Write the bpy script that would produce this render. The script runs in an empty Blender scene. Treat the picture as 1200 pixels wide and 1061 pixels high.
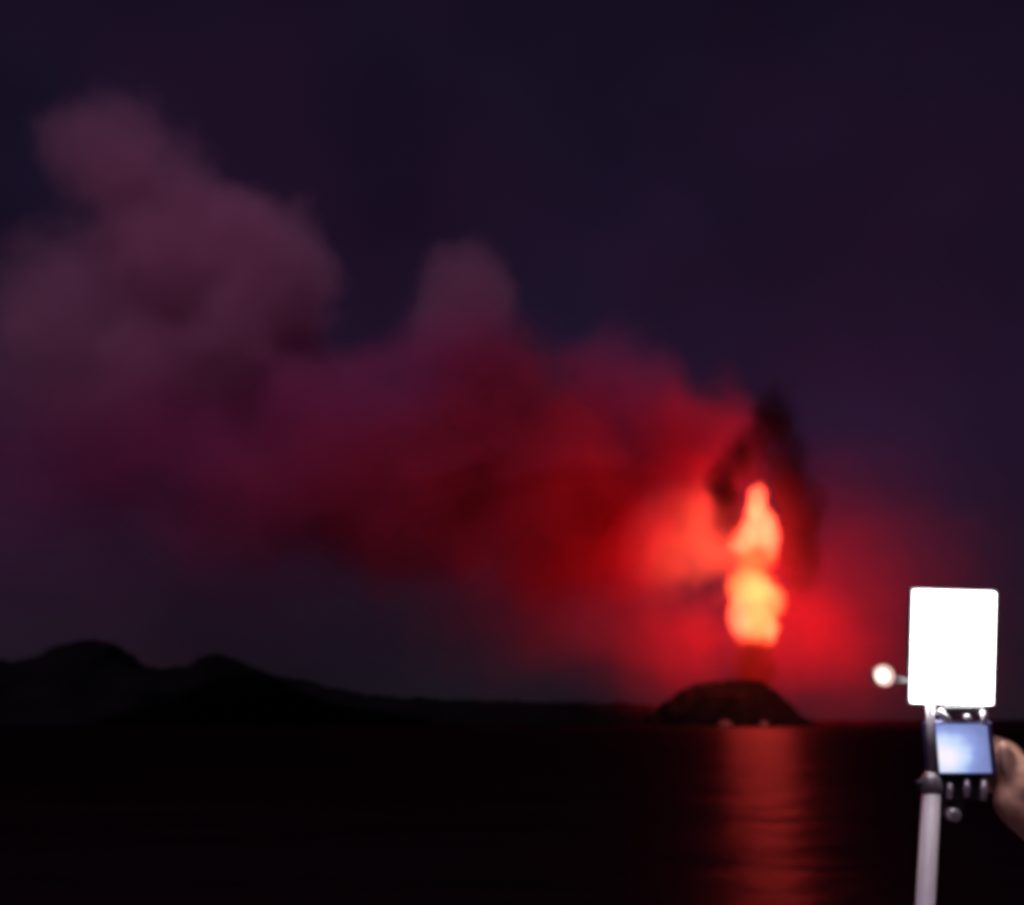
import bpy, bmesh, math, random
from mathutils import Vector, Matrix, noise

R = math.radians
random.seed(7)
C = bpy.context.scene.collection
SC = bpy.context.scene

# ------------------------------------------------------------------ camera
H = 8.0                      # lens height above the sea
F = 1287.0                   # focal length in photo pixels (photo is 1200 wide)
PITCH = math.atan(313.0 / F)
cam_d = bpy.data.cameras.new('camera')
cam = bpy.data.objects.new('camera', cam_d)
C.objects.link(cam)
cam.location = (0, 0, H)
cam.rotation_euler = (math.pi / 2 + PITCH, 0, 0)
cam_d.sensor_width = 36.0
cam_d.lens = 36.0 * F / 1200.0
cam_d.clip_start = 0.05
cam_d.clip_end = 60000.0
cam_d.dof.use_dof = True      # focused on the rig close by, so the far shore is soft
cam_d.dof.focus_distance = 1.5
cam_d.dof.aperture_fstop = 3.6
SC.camera = cam

# ------------------------------------------------------------------ world: night sky with purple sky glow
world = bpy.data.worlds.new('World')
SC.world = world
world.use_nodes = True
wn, wl = world.node_tree.nodes, world.node_tree.links
bg = wn['Background']
sky = wn.new('ShaderNodeTexSky')
sky.sky_type = 'NISHITA'
sky.sun_disc = False
sky.sun_elevation = R(-7)
sky.sun_rotation = R(250)
tc = wn.new('ShaderNodeTexCoord')
sep = wn.new('ShaderNodeSeparateXYZ')
wl.new(tc.outputs['Generated'], sep.inputs[0])
ramp = wn.new('ShaderNodeValToRGB')
e = ramp.color_ramp.elements
e[0].position = 0.0; e[0].color = (0.0150, 0.0080, 0.0135, 1)
e[1].position = 1.0; e[1].color = (0.0070, 0.0045, 0.0115, 1)
m = ramp.color_ramp.elements.new(0.22); m.color = (0.0185, 0.0072, 0.0250, 1)
m = ramp.color_ramp.elements.new(0.50); m.color = (0.0105, 0.0055, 0.0175, 1)
wl.new(sep.outputs['Z'], ramp.inputs[0])
wnz = wn.new('ShaderNodeTexNoise')
wnz.inputs['Scale'].default_value = 4.5
wnz.inputs['Detail'].default_value = 2.0
wl.new(tc.outputs['Generated'], wnz.inputs['Vector'])
wr = wn.new('ShaderNodeMapRange')
wr.inputs['From Min'].default_value = 0.3
wr.inputs['From Max'].default_value = 0.7
wr.inputs['To Min'].default_value = 0.75
wr.inputs['To Max'].default_value = 1.2
wl.new(wnz.outputs['Fac'], wr.inputs['Value'])
mul = wn.new('ShaderNodeVectorMath'); mul.operation = 'SCALE'
wz2 = wn.new('ShaderNodeTexNoise')
wz2.inputs['Scale'].default_value = 3.1
wz2.inputs['Detail'].default_value = 3.0
wz2.noise_dimensions = '4D'; wz2.inputs['W'].default_value = 4.0
wl.new(tc.outputs['Generated'], wz2.inputs['Vector'])
hue = wn.new('ShaderNodeValToRGB')
hue.color_ramp.elements[0].position = 0.36; hue.color_ramp.elements[0].color = (0.62, 1.0, 0.98, 1)
hue.color_ramp.elements[1].position = 0.62; hue.color_ramp.elements[1].color = (1.12, 0.92, 1.0, 1)
wl.new(wz2.outputs['Fac'], hue.inputs[0])
hm = wn.new('ShaderNodeVectorMath'); hm.operation = 'MULTIPLY'
wl.new(ramp.outputs['Color'], hm.inputs[0]); wl.new(hue.outputs['Color'], hm.inputs[1])
wl.new(hm.outputs[0], mul.inputs[0])
wl.new(wr.outputs[0], mul.inputs['Scale'])
sks = wn.new('ShaderNodeVectorMath'); sks.operation = 'SCALE'
wl.new(sky.outputs['Color'], sks.inputs[0])
sks.inputs['Scale'].default_value = 0.02
add = wn.new('ShaderNodeVectorMath'); add.operation = 'ADD'
wl.new(mul.outputs[0], add.inputs[0])
wl.new(sks.outputs[0], add.inputs[1])
wl.new(add.outputs[0], bg.inputs['Color'])
bg.inputs['Strength'].default_value = 1.0

# dim sun lamp with no visible source, added to give the smoke form
ml = bpy.data.lights.new('smoke_fill_sun', 'SUN')
ml.energy = 0.50
ml.angle = R(0.5)
ml.color = (1.0, 0.66, 0.95)
mo = bpy.data.objects.new('smoke_fill_sun', ml)
C.objects.link(mo)
mo.rotation_euler = (R(30), 0, R(-20))

# ------------------------------------------------------------------ exposure and render settings
vs = SC.view_settings
vs.view_transform = 'Standard'
vs.look = 'None'
vs.exposure = 0.0
vs.gamma = 1.0
vs.use_curve_mapping = False
cy = SC.cycles
SC.render.engine = 'CYCLES'
cy.use_denoising = True
cy.use_adaptive_sampling = True
cy.adaptive_threshold = 0.025
cy.adaptive_min_samples = 16
try:
    cy.denoiser = 'OPENIMAGEDENOISE'
except Exception:
    pass
cy.pixel_filter_type = 'BLACKMAN_HARRIS'
cy.filter_width = 4.8        # the soft lens and low-resolution video of the photograph
cy.volume_bounces = 6
cy.max_bounces = 10
cy.volume_step_rate = 2.6
cy.volume_max_steps = 256
cy.sample_clamp_indirect = 4.0

# ------------------------------------------------------------------ helpers
def at(px, py, Y):
    """The point at world depth Y that the photo shows at pixel (px, py)."""
    a = (px - 600.0) / F
    b = (530.5 - py) / F
    d = Vector((a, math.cos(PITCH) - b * math.sin(PITCH), math.sin(PITCH) + b * math.cos(PITCH)))
    return Vector((0, 0, H)) + d * (Y / d.y)

def empty(name, loc, label=None, cat=None, group=None):
    o = bpy.data.objects.new(name, None)
    C.objects.link(o)
    o.location = loc
    o.empty_display_size = 0.2
    if label: o['label'] = label
    if cat: o['category'] = cat
    if group: o['group'] = group
    return o

def link(name, bm, mat, parent=None, smooth=False, origin=None):
    me = bpy.data.meshes.new(name)
    bm.normal_update()
    bm.to_mesh(me)
    bm.free()
    if mat: me.materials.append(mat)
    if smooth:
        for p in me.polygons: p.use_smooth = True
    o = bpy.data.objects.new(name, me)
    C.objects.link(o)
    if parent is not None:
        o.parent = parent
        o.matrix_parent_inverse = Matrix.Translation(-parent.location)
    return o

def box(bm, c, s, rot=None, bev=0.0, seg=2):
    r = bmesh.ops.create_cube(bm, size=1.0)
    v = r['verts']
    bmesh.ops.scale(bm, vec=s, verts=v)
    if bev > 0:
        ed = list({e for q in v for e in q.link_edges})
        rb = bmesh.ops.bevel(bm, geom=ed, offset=bev, segments=seg, affect='EDGES', profile=0.5)
        v = list({q for f in rb['faces'] for q in f.verts} | {q for q in v if q.is_valid})
    if rot is not None:
        bmesh.ops.rotate(bm, cent=(0, 0, 0), matrix=rot, verts=v)
    bmesh.ops.translate(bm, vec=c, verts=v)

def tube(bm, pts, rad, n=16, caps=True, flat=1.0, side=None):
    """A tapered tube along pts; flat < 1 squeezes it across the direction side."""
    pts = [Vector(p) for p in pts]
    rings = []
    up = None
    for i, p in enumerate(pts):
        t = (pts[min(i + 1, len(pts) - 1)] - pts[max(i - 1, 0)]).normalized()
        if up is None:
            ref = Vector(side) if side is not None else (Vector((0, 0, 1)) if abs(t.z) < .9 else Vector((1, 0, 0)))
            up = (ref - t * ref.dot(t)).normalized()
        else:
            up = (up - t * up.dot(t)).normalized()
        w = t.cross(up)
        r = rad[i] if isinstance(rad, (list, tuple)) else rad
        rings.append([bm.verts.new(p + up * (r * flat * math.cos(2 * math.pi * k / n)) + w * (r * math.sin(2 * math.pi * k / n))) for k in range(n)])
    for a, b in zip(rings, rings[1:]):
        for k in range(n):
            bm.faces.new((a[k], a[(k + 1) % n], b[(k + 1) % n], b[k]))
    if caps:
        bm.faces.new(rings[0][::-1])
        bm.faces.new(rings[-1])

def ball(bm, c, r, sub=3, scale=(1, 1, 1)):
    v = bmesh.ops.create_icosphere(bm, subdivisions=sub, radius=r)['verts']
    bmesh.ops.scale(bm, vec=scale, verts=v)
    bmesh.ops.translate(bm, vec=c, verts=v)

def pmat(name, col, rough=0.5, metal=0.0, vary=0.15, scale=20.0, bump=0.0, spec=0.5):
    mt = bpy.data.materials.new(name)
    mt.use_nodes = True
    n, l = mt.node_tree.nodes, mt.node_tree.links
    b = n['Principled BSDF']
    b.inputs['Roughness'].default_value = rough
    b.inputs['Metallic'].default_value = metal
    b.inputs['Specular IOR Level'].default_value = spec
    t = n.new('ShaderNodeTexCoord')
    z = n.new('ShaderNodeTexNoise')
    z.inputs['Scale'].default_value = scale
    z.inputs['Detail'].default_value = 4
    l.new(t.outputs['Object'], z.inputs['Vector'])
    r = n.new('ShaderNodeValToRGB')
    r.color_ramp.elements[0].position = 0.3
    r.color_ramp.elements[1].position = 0.7
    r.color_ramp.elements[0].color = tuple(c * (1 - vary) for c in col) + (1,)
    r.color_ramp.elements[1].color = tuple(min(1, c * (1 + vary)) for c in col) + (1,)
    l.new(z.outputs['Fac'], r.inputs[0])
    l.new(r.outputs[0], b.inputs['Base Color'])
    if bump:
        bp = n.new('ShaderNodeBump')
        bp.inputs['Strength'].default_value = bump
        l.new(z.outputs['Fac'], bp.inputs['Height'])
        l.new(bp.outputs[0], b.inputs['Normal'])
    return mt

def emat(name, col, strength):
    mt = bpy.data.materials.new(name)
    mt.use_nodes = True
    n, l = mt.node_tree.nodes, mt.node_tree.links
    n.clear()
    o = n.new('ShaderNodeOutputMaterial')
    em = n.new('ShaderNodeEmission')
    em.inputs['Color'].default_value = tuple(col) + (1,)
    em.inputs['Strength'].default_value = strength
    l.new(em.outputs[0], o.inputs['Surface'])
    return mt

# ------------------------------------------------------------------ volume materials (smoke and fire)
def math_node(n, l, op, a, b=None, c=None, clamp=False):
    q = n.new('ShaderNodeMath'); q.operation = op; q.use_clamp = clamp
    for i, v in enumerate((a, b, c)):
        if v is None: continue
        if hasattr(v, 'is_linked'): l.new(v, q.inputs[i])
        else: q.inputs[i].default_value = v
    return q.outputs[0]

def volume_base(name, nscale, warp, edge, seed):
    """Nodes giving 0..1 cover inside a unit sphere (object space), its edge torn by world-space noise."""
    mt = bpy.data.materials.new(name)
    mt.use_nodes = True
    n, l = mt.node_tree.nodes, mt.node_tree.links
    n.clear()
    out = n.new('ShaderNodeOutputMaterial')
    t = n.new('ShaderNodeTexCoord')
    ln = n.new('ShaderNodeVectorMath'); ln.operation = 'LENGTH'
    l.new(t.outputs['Object'], ln.inputs[0])
    g = n.new('ShaderNodeNewGeometry')
    z = n.new('ShaderNodeTexNoise')
    z.noise_dimensions = '4D'
    z.inputs['W'].default_value = seed
    z.inputs['Scale'].default_value = nscale
    z.inputs['Detail'].default_value = 2.0
    z.inputs['Roughness'].default_value = 0.55
    l.new(g.outputs['Position'], z.inputs['Vector'])
    d = math_node(n, l, 'MULTIPLY_ADD', z.outputs['Fac'], warp, math_node(n, l, 'ADD', ln.outputs['Value'], -0.36 * warp))
    mr = n.new('ShaderNodeMapRange')
    mr.interpolation_type = 'SMOOTHSTEP'
    mr.inputs['From Min'].default_value = 1.0
    mr.inputs['From Max'].default_value = edge
    l.new(d, mr.inputs['Value'])
    at_ = n.new('ShaderNodeAttribute')
    at_.attribute_type = 'OBJECT'
    at_.attribute_name = 'thickness'
    mt.volume_intersection_method = 'FAST' if hasattr(mt, 'volume_intersection_method') else None
    return mt, n, l, out, mr.outputs[0], z.outputs['Fac'], at_.outputs['Fac']

def smoke_mat(name, albedo, nscale=1 / 110., warp=1.25, edge=0.40, aniso=0.0, seed=0.0):
    mt, n, l, out, cover, nz, thick = volume_base(name, nscale, warp, edge, seed)
    v = n.new('ShaderNodeVolumePrincipled')
    v.inputs['Color'].default_value = tuple(albedo) + (1,)
    v.inputs['Anisotropy'].default_value = aniso
    l.new(math_node(n, l, 'MULTIPLY', cover, thick), v.inputs['Density'])
    l.new(v.outputs[0], out.inputs['Volume'])
    return mt

def fire_mat(name, cold, hot, strength, nscale=1 / 28., warp=0.6, edge=0.5, seed=0.0, soot=(0.5, 0.2, 0.1)):
    mt, n, l, out, cover, nz, thick = volume_base(name, nscale, warp, edge, seed)
    v = n.new('ShaderNodeVolumePrincipled')
    v.inputs['Color'].default_value = tuple(soot) + (1,)
    l.new(math_node(n, l, 'MULTIPLY', cover, math_node(n, l, 'MULTIPLY', thick, 0.6)), v.inputs['Density'])
    r = n.new('ShaderNodeValToRGB')
    r.color_ramp.elements[0].position = 0.36; r.color_ramp.elements[0].color = tuple(cold) + (1,)
    r.color_ramp.elements[1].position = 0.62; r.color_ramp.elements[1].color = tuple(hot) + (1,)
    l.new(nz, r.inputs[0])
    l.new(r.outputs[0], v.inputs['Emission Color'])
    l.new(math_node(n, l, 'MULTIPLY', cover, math_node(n, l, 'MULTIPLY', thick, strength)), v.inputs['Emission Strength'])
    l.new(v.outputs[0], out.inputs['Volume'])
    return mt

def billow(name, parent, px, py, rx, ry, Y, thick, mat, depth=None, rot=0.0):
    """One billow of gas: a unit ball scaled to size, filled with the volume material."""
    c = at(px, py, Y)
    s = Y / F * 1.03
    bm = bmesh.new()
    bmesh.ops.create_icosphere(bm, subdivisions=4, radius=1.0)
    o = link(name, bm, mat, parent, smooth=True)
    dz = depth if depth is not None else 0.5 * (rx + ry)
    o.matrix_parent_inverse = Matrix.Translation(-parent.location)
    o.location = c
    o.scale = (rx * s, dz * s, ry * s)
    o.rotation_euler = (0, R(rot), 0)
    o['thickness'] = thick
    return o

# ------------------------------------------------------------------ sea, far coast, island
def water_mat():
    mt = bpy.data.materials.new('dark_sea_water')
    mt.use_nodes = True
    n, l = mt.node_tree.nodes, mt.node_tree.links
    n.clear()
    out = n.new('ShaderNodeOutputMaterial')
    df = n.new('ShaderNodeBsdfDiffuse'); df.inputs['Color'].default_value = (0.020, 0.008, 0.014, 1)  # the plume's maroon sheen on the sea, put into its base colour
    gl = n.new('ShaderNodeBsdfGlossy'); gl.inputs['Roughness'].default_value = 0.30
    gl.inputs['Color'].default_value = (0.018, 0.013, 0.022, 1)
    fr = n.new('ShaderNodeFresnel'); fr.inputs['IOR'].default_value = 1.33
    mx = n.new('ShaderNodeMixShader')
    l.new(fr.outputs[0], mx.inputs[0]); l.new(df.outputs[0], mx.inputs[1]); l.new(gl.outputs[0], mx.inputs[2])
    l.new(mx.outputs[0], out.inputs['Surface'])
    t = n.new('ShaderNodeNewGeometry')
    hs = None
    for sc_, st in ((0.035, 1.0), (0.16, 0.30), (0.7, 0.07)):
        mp = n.new('ShaderNodeMapping')
        mp.inputs['Scale'].default_value = (sc_ * 0.55, sc_, sc_)
        mp.inputs['Rotation'].default_value = (0, 0, R(14))
        l.new(t.outputs['Position'], mp.inputs['Vector'])
        z = n.new('ShaderNodeTexNoise')
        z.inputs['Scale'].default_value = 1.0
        z.inputs['Detail'].default_value = 2
        l.new(mp.outputs[0], z.inputs['Vector'])
        v = math_node(n, l, 'MULTIPLY', z.outputs['Fac'], st)
        hs = v if hs is None else math_node(n, l, 'ADD', hs, v)
    bp = n.new('ShaderNodeBump')
    bp.inputs['Strength'].default_value = 1.0
    bp.inputs['Distance'].default_value = 1.4
    l.new(hs, bp.inputs['Height'])
    for q in (df, gl, fr): l.new(bp.outputs[0], q.inputs['Normal'])
    return mt

bm = bmesh.new()
bmesh.ops.create_grid(bm, x_segments=40, y_segments=40, size=26000)
sea = link('sea', bm, water_mat())
sea['kind'] = 'structure'

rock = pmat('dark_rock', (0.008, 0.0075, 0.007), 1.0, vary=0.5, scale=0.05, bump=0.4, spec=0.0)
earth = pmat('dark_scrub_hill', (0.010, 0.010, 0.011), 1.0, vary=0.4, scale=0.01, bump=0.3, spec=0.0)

def interp(prof, x):
    if x <= prof[0][0]: return prof[0][1]
    for (x0, y0), (x1, y1) in zip(prof, prof[1:]):
        if x <= x1:
            t = (x - x0) / (x1 - x0)
            t = t * t * (3 - 2 * t)
            return y0 + (y1 - y0) * t
    return prof[-1][1]

# hills of the far coast: (photo x, height in photo px above the horizon) at 2600 m
YH = 2600.0
hill_prof = [(-500, 60), (-200, 74), (-60, 66), (30, 68), (60, 72), (76, 86), (105, 92), (134, 88), (150, 68), (168, 56),
             (230, 56), (242, 66), (262, 70), (284, 66), (292, 58), (345, 47), (400, 34), (432, 27), (520, 22), (640, 19),
             (720, 18), (770, 15), (815, 8), (850, -6)]
bm = bmesh.new()
cols = []
NX, NY = 260, 24
for i in range(NX + 1):
    px = -500 + 1350 * i / NX
    x = (px - 600) / F * YH
    row = []
    for j in range(NY + 1):
        v = j / NY
        y = YH - 350 + 1100 * v
        ridge = math.exp(-((v - 0.32) / 0.20) ** 2) if v < 0.32 else math.exp(-((v - 0.32) / 0.4) ** 2)
        hgt = interp(hill_prof, px) / F * YH
        nz = noise.fractal(Vector((x * .006, y * .006, 3.1)), 0.9, 2.0, 5)
        nz2 = noise.fractal(Vector((x * .035, y * .035, 9.0)), 0.7, 2.2, 4)
        z = (hgt + H) * ridge * (1 + 0.10 * nz) + nz2 * 7.5 * ridge
        if j in (0, NY): z = -4
        row.append(bm.verts.new((x, y, max(z, -4))))
    cols.append(row)
for a, b in zip(cols, cols[1:]):
    for j in range(NY):
        bm.faces.new((a[j], b[j], b[j + 1], a[j + 1]))
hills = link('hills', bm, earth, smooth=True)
hills['kind'] = 'structure'

# the island under the flame
YI = 1500.0
S = YI / F
isl_prof = [(735, -8), (746, 3), (762, 14), (780, 28), (800, 41), (820, 47), (845, 50), (868, 51), (886, 49), (898, 41),
            (912, 29), (926, 15), (940, 4), (955, -8)]
bm = bmesh.new()
cols = []
NX, NY = 120, 60
for i in range(NX + 1):
    px = 735 + 220 * i / NX
    x = (px - 600) * S
    row = []
    half = 105.0 * math.sqrt(max(0.0, 1 - ((px - 845) / 110.5) ** 2)) + 4
    for j in range(NY + 1):
        v = -1 + 2 * j / NY
        y = YI + 20 + v * half
        hh = interp(isl_prof, px) * S
        cross = max(0.0, 1 - abs(v) ** 2.4)
        nz = noise.fractal(Vector((x * .02, y * .02, 1.7)), 0.8, 2.1, 5)
        z = hh * cross + nz * 4.0 * min(1, cross * 3) - (1 - cross) * 3
        row.append(bm.verts.new((x, y, z)))
    cols.append(row)
for a, b in zip(cols, cols[1:]):
    for j in range(NY):
        bm.faces.new((a[j], b[j], b[j + 1], a[j + 1]))
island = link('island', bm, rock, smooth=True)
island['kind'] = 'structure'

# two pale boulders at the island's waterline
pale_rock = pmat('pale_rock', (0.16, 0.15, 0.145), 0.9, vary=0.3, scale=0.4, bump=0.4)
for k, (px, w, lab) in enumerate(((843, 9, 'wide pale boulder at the waterline below the middle of the dark island'),
                                  (887, 6, 'narrow pale boulder at the waterline under the flame, right of the wide one'))):
    bm = bmesh.new()
    ball(bm, (0, 0, 0), 1.0, 3)
    for v in bm.verts:
        v.co *= 1 + 0.22 * noise.noise(v.co * 1.7 + Vector((k * 5, 0, 0)))
    o = link('boulder', bm, pale_rock, smooth=True)
    o.location = ((px - 600) * 1398 / F, 1398, 1.2)
    o.scale = (w * 0.9, 5, 4.6)
    o['label'] = lab
    o['category'] = 'boulder'
    o['group'] = 'pale boulders at the foot of the island'

# ------------------------------------------------------------------ smoke plume
SM = smoke_mat('grey_smoke', (0.97, 0.60, 0.80), warp=1.0, edge=0.55, seed=1.0)  # grey smoke with the pink of the ambient glow put into its colour
RD = smoke_mat('red_glow_smoke', (0.97, 0.14, 0.27), warp=1.0, edge=0.15, seed=1.0)  # red of the firelit core put into the smoke's own colour
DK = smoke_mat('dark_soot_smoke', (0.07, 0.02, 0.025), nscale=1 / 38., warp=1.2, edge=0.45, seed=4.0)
MV = smoke_mat('mauve_smoke', (0.96, 0.27, 0.62), warp=1.1, edge=0.15, seed=1.0)  # magenta of the fading glow, tinted into the smoke
ST = smoke_mat('pale_lit_smoke', (0.96, 0.90, 0.90), seed=3.0)  # smoke by the flame, made pale in colour for the salmon firelight
TH = smoke_mat('thin_haze_smoke', (0.92, 0.11, 0.20), nscale=1 / 90., warp=0.9, edge=0.0, seed=7.0)  # haze coloured red to deepen the flame's glow

plume = empty('smoke_plume', at(720, 560, 1520),
              'vast billowing smoke plume glowing red, drifting left from the flame into the night sky', 'smoke')
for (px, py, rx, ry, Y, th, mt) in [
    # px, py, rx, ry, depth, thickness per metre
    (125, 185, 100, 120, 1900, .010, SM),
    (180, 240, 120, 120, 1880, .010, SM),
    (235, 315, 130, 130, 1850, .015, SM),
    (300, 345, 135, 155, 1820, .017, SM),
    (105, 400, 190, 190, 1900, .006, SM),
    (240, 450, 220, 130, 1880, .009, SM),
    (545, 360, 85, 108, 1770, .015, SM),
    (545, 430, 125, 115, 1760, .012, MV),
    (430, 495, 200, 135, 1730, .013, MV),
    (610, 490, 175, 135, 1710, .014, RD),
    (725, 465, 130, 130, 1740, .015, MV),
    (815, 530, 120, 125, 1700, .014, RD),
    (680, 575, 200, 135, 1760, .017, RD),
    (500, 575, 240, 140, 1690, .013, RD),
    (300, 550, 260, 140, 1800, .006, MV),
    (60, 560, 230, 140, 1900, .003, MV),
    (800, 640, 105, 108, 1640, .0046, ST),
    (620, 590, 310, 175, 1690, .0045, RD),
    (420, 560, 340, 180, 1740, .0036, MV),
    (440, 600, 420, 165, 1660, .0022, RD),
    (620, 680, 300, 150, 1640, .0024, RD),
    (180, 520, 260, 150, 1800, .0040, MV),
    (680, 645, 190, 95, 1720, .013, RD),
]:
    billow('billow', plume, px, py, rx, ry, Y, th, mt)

soot = empty('soot_cloud', at(905, 540, 1470),
             'dark soot smoke curling over the tip and sides of the bright flame', 'smoke')
for (px, py, rx, ry, Y, th) in [
    (850, 600, 30, 52, 1445, .034),
    (846, 572, 30, 40, 1450, .030),
    (866, 545, 36, 48, 1455, .030),
    (892, 520, 42, 56, 1470, .028),
    (908, 490, 38, 60, 1485, .024),
    (922, 545, 36, 62, 1480, .028),
    (938, 605, 40, 90, 1475, .030),
    (938, 665, 30, 66, 1490, .018),
]:
    billow('billow', soot, px, py, rx, ry, Y, th, DK)

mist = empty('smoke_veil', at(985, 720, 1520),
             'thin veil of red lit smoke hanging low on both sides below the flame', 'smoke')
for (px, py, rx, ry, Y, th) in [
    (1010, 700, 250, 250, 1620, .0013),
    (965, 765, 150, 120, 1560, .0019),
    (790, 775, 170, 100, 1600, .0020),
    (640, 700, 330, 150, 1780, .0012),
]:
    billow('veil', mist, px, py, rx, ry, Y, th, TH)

# ------------------------------------------------------------------ flame
FT = fire_mat('salmon_fire', (0.85, 0.060, 0.028), (1.0, 0.120, 0.060), 3.2, nscale=1 / 18., warp=0.8, edge=0.62, seed=2.0)
FD = fire_mat('deep_orange_fire', (0.40, 0.014, 0.004), (0.85, 0.070, 0.015), 2.2, nscale=1 / 18., warp=0.9, edge=0.55, seed=9.0)
FM = fire_mat('orange_fire', (0.85, 0.075, 0.018), (1.0, 0.170, 0.055), 2.8, nscale=1 / 18., warp=0.8, edge=0.62, seed=2.0)
FL = fire_mat('soft_orange_fire', (0.80, 0.07, 0.022), (1.0, 0.15, 0.045), 2.6, nscale=1 / 30., warp=1.3, edge=0.0, seed=6.0)
FS = fire_mat('dull_red_fire', (0.16, 0.003, 0.001), (0.26, 0.005, 0.002), 0.55, nscale=1 / 24., seed=5.0, soot=(0.05, 0.02, 0.01))
flame = empty('flame_column', at(884, 795, 1500),
              'tall orange flame column shooting up from the top of the dark island', 'flame')
for (nm, px, py, rx, ry, th, mt, rot) in [
    ('flame_tip', 887, 590, 15, 30, .050, FT, 4),
    ('flame_tip', 890, 616, 24, 36, .040, FT, 0),
    ('flame_tongue', 871, 632, 22, 26, .036, FT, 20),
    ('flame_tongue', 902, 628, 15, 34, .036, FT, -4),
    ('flame_neck', 884, 656, 34, 28, .024, FD, 0),
    ('fireball', 891, 703, 37, 36, .036, FM, 0),
    ('fireball', 880, 690, 36, 34, .030, FM, 0),
    ('flame_base', 869, 722, 20, 40, .036, FT, 0),
    ('flame_base', 890, 734, 28, 28, .036, FM, 0),
    ('flame_base', 903, 738, 12, 22, .036, FT, 0),
    ('flame_lick', 818, 622, 44, 70, .0052, FL, 8),
    ('flame_lick', 838, 655, 52, 42, .0060, FL, -10),
    ('flame_lick', 792, 645, 52, 60, .0030, FL, 0),
    ('flame_stem', 884, 768, 30, 40, .050, FS, 0),
    ('flame_stem', 885, 792, 32, 30, .050, FS, 0),
]:
    billow(nm, flame, px, py, rx, ry, 1500, th, mt, depth=min(28, 0.5 * (rx + ry)), rot=rot)

def fire_lamp(px, py, Y, power, rad, col):
    ld = bpy.data.lights.new('flame_light', 'POINT')
    ld.energy = power
    ld.shadow_soft_size = rad
    ld.color = col
    lo = bpy.data.objects.new('flame_light', ld)
    C.objects.link(lo)
    lo.parent = flame
    lo.matrix_parent_inverse = Matrix.Translation(-flame.location)
    lo.location = at(px, py, Y)

for py, rad, pw_ in ((600, 34, 0.6), (640, 40, 1.0), (690, 44, 1.3), (730, 38, 0.8)):
    fire_lamp(883, py, 1500, 4.0e6 * pw_, rad, (1.0, 0.070, 0.036))

# ------------------------------------------------------------------ viewers' platform (below the frame)
DZ = H - 1.62
concrete = pmat('platform_concrete', (0.30, 0.29, 0.28), 0.9, vary=0.2, scale=3.0, bump=0.2)
bm = bmesh.new()
box(bm, (0.5, 0.0, DZ - 0.2), (9.0, 8.0, 0.4), bev=0.03)
for x in (-3.4, 0.5, 4.4):
    for y in (-3.2, 3.2):
        tube(bm, [(x, y, -6), (x, y, DZ - 0.3)], 0.3, 20)
deck = link('viewing_platform', bm, concrete)
deck['kind'] = 'structure'

# ------------------------------------------------------------------ light stand, panel, lamp, camera
YD = 1.45
U = at(1101, 877, YD).x - at(1100, 877, YD).x       # metres per photo pixel there

pale_metal = pmat('pale_pole_metal', (0.80, 0.74, 0.77), 0.45, 0.0, vary=0.06, scale=40)
grey_metal = pmat('grey_rod_metal', (0.36, 0.33, 0.35), 0.4, 0.5, vary=0.1, scale=60)
black_plastic = pmat('black_plastic', (0.022, 0.021, 0.026), 0.42, vary=0.2, scale=90, bump=0.05)
navy_plastic = pmat('navy_plastic', (0.09, 0.09, 0.24), 0.40, vary=0.15, scale=90)
silver = pmat('silver_clamp', (0.62, 0.60, 0.63), 0.35, 0.5, vary=0.08, scale=90)

p_top = at(1092, 922, YD)
p_mid = at(1090, 840, YD)
lean = (at(1085, 1061, YD) - at(1092, 930, YD))
foot = p_top + lean * ((p_top.z - DZ) / -lean.z)
stand = empty('light_stand', (foot.x, YD, DZ), 'pale upright pole carrying the bright panel, lower right corner', 'stand')
bm = bmesh.new(); tube(bm, [(foot.x, YD, DZ + .02), p_top], [11.6 * U, 10.4 * U], 28)
link('pole', bm, pale_metal, stand, smooth=True)
bm = bmesh.new(); tube(bm, [p_top - Vector((0, 0, .006)), at(1090, 826, YD)], 4.6 * U, 18)
link('upper_rod', bm, grey_metal, stand, smooth=True)
bm = bmesh.new()
tube(bm, [at(1092, 930, YD), at(1091.5, 924, YD), at(1091, 912, YD), at(1090.5, 905, YD)], [12 * U, 13 * U, 11 * U, 5.5 * U], 28)
link('collar', bm, grey_metal, stand, smooth=True)
bm = bmesh.new(); tube(bm, [at(1083, 917, YD), at(1073, 920, YD)], [4 * U, 5 * U], 16)
link('collar_knob', bm, black_plastic, stand, smooth=True)
for k in range(3):
    a = R(90 + 120 * k)
    bm = bmesh.new()
    tube(bm, [(foot.x, YD, DZ + .16), (foot.x + .32 * math.cos(a), YD + .32 * math.sin(a), DZ + .012)], .011, 12)
    link('leg', bm, black_plastic, stand, smooth=True)

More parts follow.
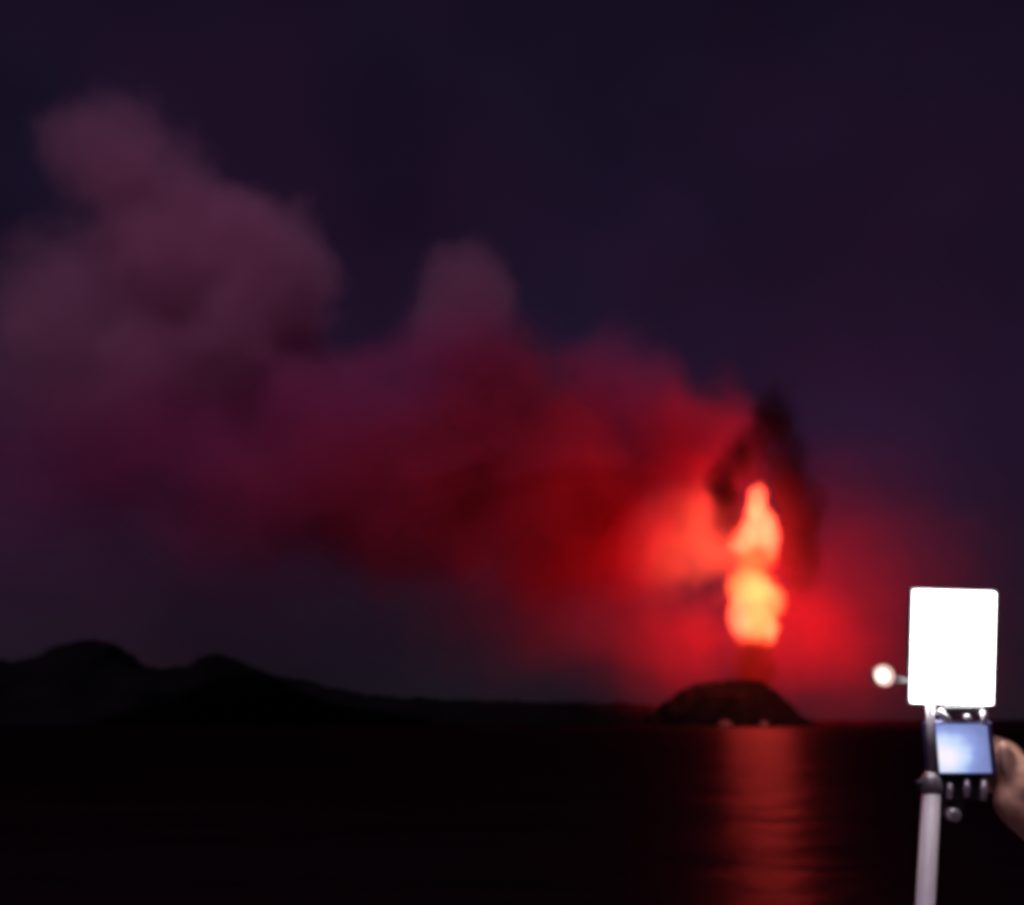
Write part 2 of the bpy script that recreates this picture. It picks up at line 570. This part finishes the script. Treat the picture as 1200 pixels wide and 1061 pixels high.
# the panel
pc = at(1115.5, 758, YD)
pw, ph = 49.5 * U, 67.5 * U
panel = empty('video_light', (pc.x, YD, pc.z - ph), 'brilliant blank white rectangular light glowing on top of the pole', 'video light')
lum = emat('lit_panel_diffuser', (1.0, 0.97, 1.0), 25.0)
rotp = Matrix.Rotation(R(1.6), 3, 'Y') @ Matrix.Rotation(PITCH, 3, 'X')
bm = bmesh.new()
box(bm, pc + rotp @ Vector((0, -.0035, 0)), (2 * pw - .003, .005, 2 * ph - .003), rotp, .0012)
link('diffuser', bm, lum, panel)
bm = bmesh.new()
box(bm, pc + rotp @ Vector((0, .016, 0)), (2 * pw - .008, .028, 2 * ph - .008), rotp, .004)
link('housing', bm, black_plastic, panel)
bm = bmesh.new()
for s in (-1, 1):
    box(bm, pc + rotp @ Vector((s * (pw + .0012), .002, 0)), (.0024, .010, 2 * ph + .0048), rotp, .0008)
    box(bm, pc + rotp @ Vector((0, .002, s * (ph + .0012))), (2 * pw, .0096, .0024), rotp, .0008)
link('frame', bm, grey_metal, panel)
bm = bmesh.new()
for k in range(7):
    box(bm, pc + rotp @ Vector((0, .0325, (k - 3) * .018)), (2 * pw - .02, .005, .006), rotp, .001)
link('cooling_fins', bm, black_plastic, panel)
# bracket down to the camera
bm = bmesh.new()
box(bm, at(1132, 833, YD) + Vector((0, .012, 0)), (50 * U, .024, 10 * U), None, .003)
link('mounting_bracket', bm, black_plastic, panel)
for (x0, y0, x1, y1, r) in ((1100, 833, 1112, 846, 4.0), (1153, 833, 1153, 850, 3.6), (1131, 839, 1136, 844, 3.4)):
    bm = bmesh.new()
    tube(bm, [at(x0, y0, YD - .006), at(x1, y1, YD - .006)], r * U, 14)
    link('clip', bm, silver, panel, smooth=True)

# the small lamp on an arm beside the panel
lp = at(1033, 792, YD)
lamp = empty('clip_lamp', lp, 'small round glowing lamp on a short arm left of the bright panel', 'lamp')
bm = bmesh.new(); ball(bm, lp + Vector((0, -.006, 0)), 8.5 * U, 4, (1, .7, 1))
link('bulb', bm, emat('warm_bulb', (1.0, 0.66, 0.58), 2.6), lamp, smooth=True)
bm = bmesh.new()          # reflector added behind the bulb; its lit face stands for the lamp's halo
tube(bm, [lp + Vector((0, -.010, 0)), lp + Vector((0, -.002, 0)), lp + Vector((0, .004, 0)), lp + Vector((0, .007, 0)),
          lp + Vector((0, .011, 0)), lp + Vector((0, .005, 0)), lp + Vector((0, -.010, 0))],
     [13.5 * U, 12 * U, 9 * U, 4 * U, 9.5 * U, 13 * U, 14.2 * U], 32, caps=False)
link('halo_dish', bm, pmat('pale_halo_dish', (0.62, 0.56, 0.55), 0.55, vary=0.08), lamp, smooth=True)
bm = bmesh.new(); tube(bm, [lp + Vector((.004, .012, 0)), at(1048, 796, YD + .012), at(1066, 798, YD + .014)], [3.5 * U, 5.5 * U, 4.5 * U], 14)
link('arm', bm, pmat('matt_grey_arm', (0.20, 0.18, 0.18), 0.9, vary=0.15), lamp, smooth=True)

# hand-held camera with its glowing screen
cc = at(1131, 877, YD)
hw, hh = 37 * U, 32 * U
camera = empty('compact_camera', (cc.x, YD, cc.z - hh), 'small dark camera with a glowing pale blue screen, under the bright panel', 'camera')
bm = bmesh.new(); box(bm, cc + Vector((0, .022, 0)), (2 * hw, .040, 2 * hh), None, .006, 3)
link('body', bm, navy_plastic, camera)
bm = bmesh.new()
tube(bm, [cc + Vector((-.004, .040, 0)), cc + Vector((-.004, .062, 0)), cc + Vector((-.004, .064, 0))], [.024, .022, .017], 28)
link('lens', bm, black_plastic, camera, smooth=True)

def screen_mat():
    mt = bpy.data.materials.new('camera_screen_picture')
    mt.use_nodes = True
    n, l = mt.node_tree.nodes, mt.node_tree.links
    n.clear()
    out = n.new('ShaderNodeOutputMaterial')
    t = n.new('ShaderNodeTexCoord')
    s = n.new('ShaderNodeSeparateXYZ')
    l.new(t.outputs['Generated'], s.inputs[0])
    z = n.new('ShaderNodeTexNoise'); z.inputs['Scale'].default_value = 2.2
    l.new(t.outputs['Generated'], z.inputs['Vector'])
    d = n.new('ShaderNodeVectorMath'); d.operation = 'DISTANCE'
    d.inputs[1].default_value = (0.16, 0.0, 0.34)
    l.new(t.outputs['Generated'], d.inputs[0])
    v = math_node(n, l, 'MULTIPLY_ADD', z.outputs['Fac'], 0.35, d.outputs['Value'])
    r = n.new('ShaderNodeValToRGB')
    e = r.color_ramp.elements
    e[0].position = 0.30; e[0].color = (0.95, 0.90, 1.0, 1)
    e[1].position = 1.05; e[1].color = (0.20, 0.24, 0.52, 1)
    q = e.new(0.55); q.color = (0.55, 0.70, 1.0, 1)
    q = e.new(0.72); q.color = (0.28, 0.36, 0.76, 1)
    l.new(v, r.inputs[0])
    em = n.new('ShaderNodeEmission'); em.inputs['Strength'].default_value = 1.0
    l.new(r.outputs[0], em.inputs['Color'])
    l.new(em.outputs[0], out.inputs['Surface'])
    return mt
bm = bmesh.new(); box(bm, at(1128, 877, YD) + Vector((0, -.0005, 0)), (61 * U, .005, 55 * U), None, .001)
link('screen', bm, screen_mat(), camera)
bm = bmesh.new()
sc_c = at(1128, 877, YD)
for s in (-1, 1):
    box(bm, sc_c + Vector((s * 31.5 * U, -.0005, 0)), (2 * U, .007, 59 * U), None, .0006)
    box(bm, sc_c + Vector((0, -.0005, s * 28.5 * U)), (61 * U, .0066, 2 * U), None, .0006)
link('screen_bezel', bm, navy_plastic, camera)

# clamp under the camera
clamp = empty('camera_clamp', at(1130, 960, YD), 'dark clamp with three silver prongs and a round knob beneath the camera screen', 'clamp')
bm = bmesh.new()
box(bm, at(1128, 924, YD) + Vector((0, .020, 0)), (58 * U, .030, 26 * U), None, .004)
box(bm, at(1122, 941, YD) + Vector((0, .018, 0)), (26 * U, .024, 16 * U), None, .004)
link('clamp_body', bm, black_plastic, clamp)
bm = bmesh.new(); tube(bm, [at(1098, 926, YD + .016), at(1106, 926, YD + .016)], 6 * U, 14)
link('pole_joint', bm, black_plastic, clamp, smooth=True)
for (px, y0, y1, r) in ((1113, 918, 936, 4.0), (1133, 914, 934, 4.2), (1153, 914, 938, 4.6)):
    bm = bmesh.new()
    tube(bm, [at(px, y0, YD), at(px, (y0 + y1) / 2, YD - .003), at(px - 1, y1, YD)], [r * U * .8, r * U, r * U * .85], 14)
    link('prong', bm, silver, clamp, smooth=True)
bm = bmesh.new()
kn = at(1117, 955, YD - .004)
tube(bm, [kn + Vector((0, -.008, 0)), kn + Vector((0, -.006, 0)), kn + Vector((0, .010, 0)), kn + Vector((0, .012, 0))], [5.5 * U, 7.5 * U, 7.5 * U, 6 * U], 20)
link('knob', bm, silver, clamp, smooth=True)

# ------------------------------------------------------------------ person (arm in frame, the rest stands just outside)
skin = pmat('tan_skin', (0.56, 0.30, 0.21), 0.5, vary=0.10, scale=60, bump=0.04)
cloth_dark = pmat('dark_shirt_cotton', (0.030, 0.030, 0.040), 0.9, vary=0.25, scale=120, bump=0.1)
cloth_trs = pmat('dark_trousers', (0.035, 0.035, 0.045), 0.9, vary=0.25, scale=120, bump=0.1)
hair_m = pmat('black_hair', (0.015, 0.012, 0.011), 0.6, vary=0.3, scale=200, bump=0.3)

def smooth_path(pts, rad, k=4):
    """Catmull-Rom through the joints so limbs curve and taper."""
    P = [Vector(p) for p in pts]
    op, orr = [], []
    for i in range(len(P) - 1):
        p0, p1, p2, p3 = P[max(i - 1, 0)], P[i], P[i + 1], P[min(i + 2, len(P) - 1)]
        for j in range(k):
            t = j / k
            op.append(0.5 * ((2 * p1) + (p2 - p0) * t + (2 * p0 - 5 * p1 + 4 * p2 - p3) * t * t + (3 * p1 - p0 - 3 * p2 + p3) * t ** 3))
            orr.append(rad[i] + (rad[i + 1] - rad[i]) * (t * t * (3 - 2 * t)))
    op.append(P[-1]); orr.append(rad[-1])
    return op, orr

def limb(bm, pts, rad, n=14, flat=1.0, side=None, tip=True):
    p, r = smooth_path(pts, rad)
    tube(bm, p, r, n, True, flat, side)
    if tip:
        ball(bm, p[-1], r[-1] * .98, 2); ball(bm, p[0], r[0] * .98, 2)

def W(dx, dy, dz):
    return cc + Vector((dx - .001, dy, dz - .014))
def P3(x, y, z):                       # body frame: centre of the person's feet, z from the deck
    return Vector((1.36 + x, 1.42 + y, DZ + z))

wrist = at(1192, 941, YD + .005)
elbow = wrist + Vector((.185, -.075, -.155))
person = empty('person', P3(0, 0, 0), 'bare forearm and hand of a person reaching in from the right to hold the camera', 'person')
bm = bmesh.new()
shoulder = P3(-.19, 0, 1.40)
limb(bm, [shoulder + Vector((.04, 0, 0)), shoulder, (shoulder + elbow) / 2, elbow, elbow.lerp(wrist, .3), elbow.lerp(wrist, .75), wrist],
     [.062, .060, .051, .044, .046, .036, .031], 18)
# palm
limb(bm, [wrist, W(.066, .006, -.030), W(.060, .034, -.006)], [.031, .036, .034], 16, .62, (1, 0, 0))
# fingers round the far side of the camera, the little one under it
for (k0, k1, k2, k3, r) in (
    ((.062, .040, .018), (.052, .064, .024), (.022, .074, .026), (.004, .071, .026), .0095),
    ((.064, .042, .000), (.054, .068, .004), (.020, .079, .006), (-.002, .075, .006), .0098),
    ((.063, .038, -.018), (.052, .063, -.017), (.022, .073, -.016), (.002, .069, -.016), .0092),
    ((.060, .030, -.034), (.050, .052, -.036), (.026, .060, -.038), (.012, .056, -.038), .0082)):
    limb(bm, [W(*k0), W(*k1), W(*k2), W(*k3)], [r * 1.12, r * 1.05, r * .95, r * .8], 12)
# thumb along the right edge, on the near side
limb(bm, [W(.070, .002, -.042), W(.060, -.006, -.026), W(.052, -.008, -.006), W(.0475, -.006, .016)], [.016, .0125, .0105, .0085], 12)
# torso, neck, head
limb(bm, [P3(0, 0, .92), P3(0, 0, 1.06), P3(0, .01, 1.25), P3(0, 0, 1.38), P3(0, 0, 1.45)], [.165, .150, .175, .165, .08], 22, .62, (0, 1, 0), False)
limb(bm, [P3(0, 0, 1.40), P3(0, .012, 1.52)], [.062, .056], 14)
hd = P3(0, .02, 1.615)
ball(bm, hd, .10, 4, (.76, .95, 1.14))
ball(bm, hd + Vector((0, .025, -.055)), .062, 3, (.85, 1, .9))
ball(bm, hd + Vector((0, .098, -.016)), .014, 2, (.9, 1.2, 1.5))
for s in (-1, 1):
    ball(bm, hd + Vector((s * .077, -.005, -.012)), .026, 2, (.35, .8, 1.2))
    # legs and feet
    limb(bm, [P3(s * .09, 0, .92), P3(s * .10, .01, .70), P3(s * .10, .015, .49), P3(s * .105, -.005, .33), P3(s * .105, -.015, .08)], [.10, .082, .058, .055, .040], 16)
    limb(bm, [P3(s * .105, -.03, .045), P3(s * .115, .08, .04), P3(s * .12, .16, .028)], [.040, .040, .026], 14, .8)
# the other arm hangs
limb(bm, [P3(.15, 0, 1.40), P3(.20, 0, 1.38), P3(.25, -.01, 1.14), P3(.25, .02, .98), P3(.24, .06, .88)], [.062, .058, .042, .040, .029], 16)
limb(bm, [P3(.24, .06, .88), P3(.238, .075, .80)], [.030, .036], 14, .5, (1, 0, 0))
for k in range(4):
    limb(bm, [P3(.238, .050 + .018 * k, .80), P3(.234, .056 + .018 * k, .75), P3(.222, .060 + .017 * k, .715)], [.0092, .0088, .0072], 10)
limb(bm, [P3(.235, .09, .85), P3(.225, .118, .80), P3(.222, .122, .77)], [.013, .011, .009], 10)
body = link('body', bm, skin, person, smooth=True)
rm = body.modifiers.new('one_surface', 'REMESH')
rm.mode = 'VOXEL'; rm.voxel_size = 0.0045; rm.use_smooth_shade = True
sm = body.modifiers.new('soften', 'SMOOTH'); sm.factor = .5; sm.iterations = 4
# clothes and hair
bm = bmesh.new()
limb(bm, [P3(0, 0, .86), P3(0, 0, 1.06), P3(0, .01, 1.25), P3(0, 0, 1.39), P3(0, 0, 1.46)], [.182, .165, .188, .176, .085], 28, .66, (0, 1, 0), False)
limb(bm, [shoulder + Vector((.07, 0, 0)), shoulder, shoulder.lerp(elbow, .45), shoulder.lerp(elbow, .8)], [.080, .074, .066, .062], 20, tip=False)
limb(bm, [P3(.13, 0, 1.40), P3(.20, 0, 1.385), P3(.235, -.005, 1.22), P3(.25, -.01, 1.14)], [.080, .074, .060, .056], 20, tip=False)
shirt = link('shirt', bm, cloth_dark, person, smooth=True)
rs = shirt.modifiers.new('one_surface', 'REMESH'); rs.mode = 'VOXEL'; rs.voxel_size = 0.01; rs.use_smooth_shade = True
bm = bmesh.new()
limb(bm, [P3(0, 0, .80), P3(0, 0, .98)], [.172, .166], 28, .66, (0, 1, 0), False)
for s in (-1, 1):
    limb(bm, [P3(s * .09, 0, .92), P3(s * .10, .01, .70), P3(s * .10, .015, .49), P3(s * .105, -.005, .30), P3(s * .105, -.012, .10)], [.112, .096, .076, .072, .068], 20, tip=False)
trs = link('trousers', bm, cloth_trs, person, smooth=True)
rt = trs.modifiers.new('one_surface', 'REMESH'); rt.mode = 'VOXEL'; rt.voxel_size = 0.01; rt.use_smooth_shade = True
for s in (-1, 1):
    bm = bmesh.new()
    limb(bm, [P3(s * .105, -.035, .052), P3(s * .115, .08, .046), P3(s * .12, .17, .038)], [.048, .046, .035], 18, .8)
    link('shoe', bm, black_plastic, person, smooth=True)
bm = bmesh.new()
ball(bm, hd + Vector((0, -.014, .022)), .106, 4, (.80, .94, 1.08))
for v in bm.verts:
    v.co += v.normal * 0.0
    d = v.co - hd
    if d.z < -.045 or d.y > .06 and d.z < .05:
        v.co = hd + d * .86
link('hair', bm, hair_m, person, smooth=True)
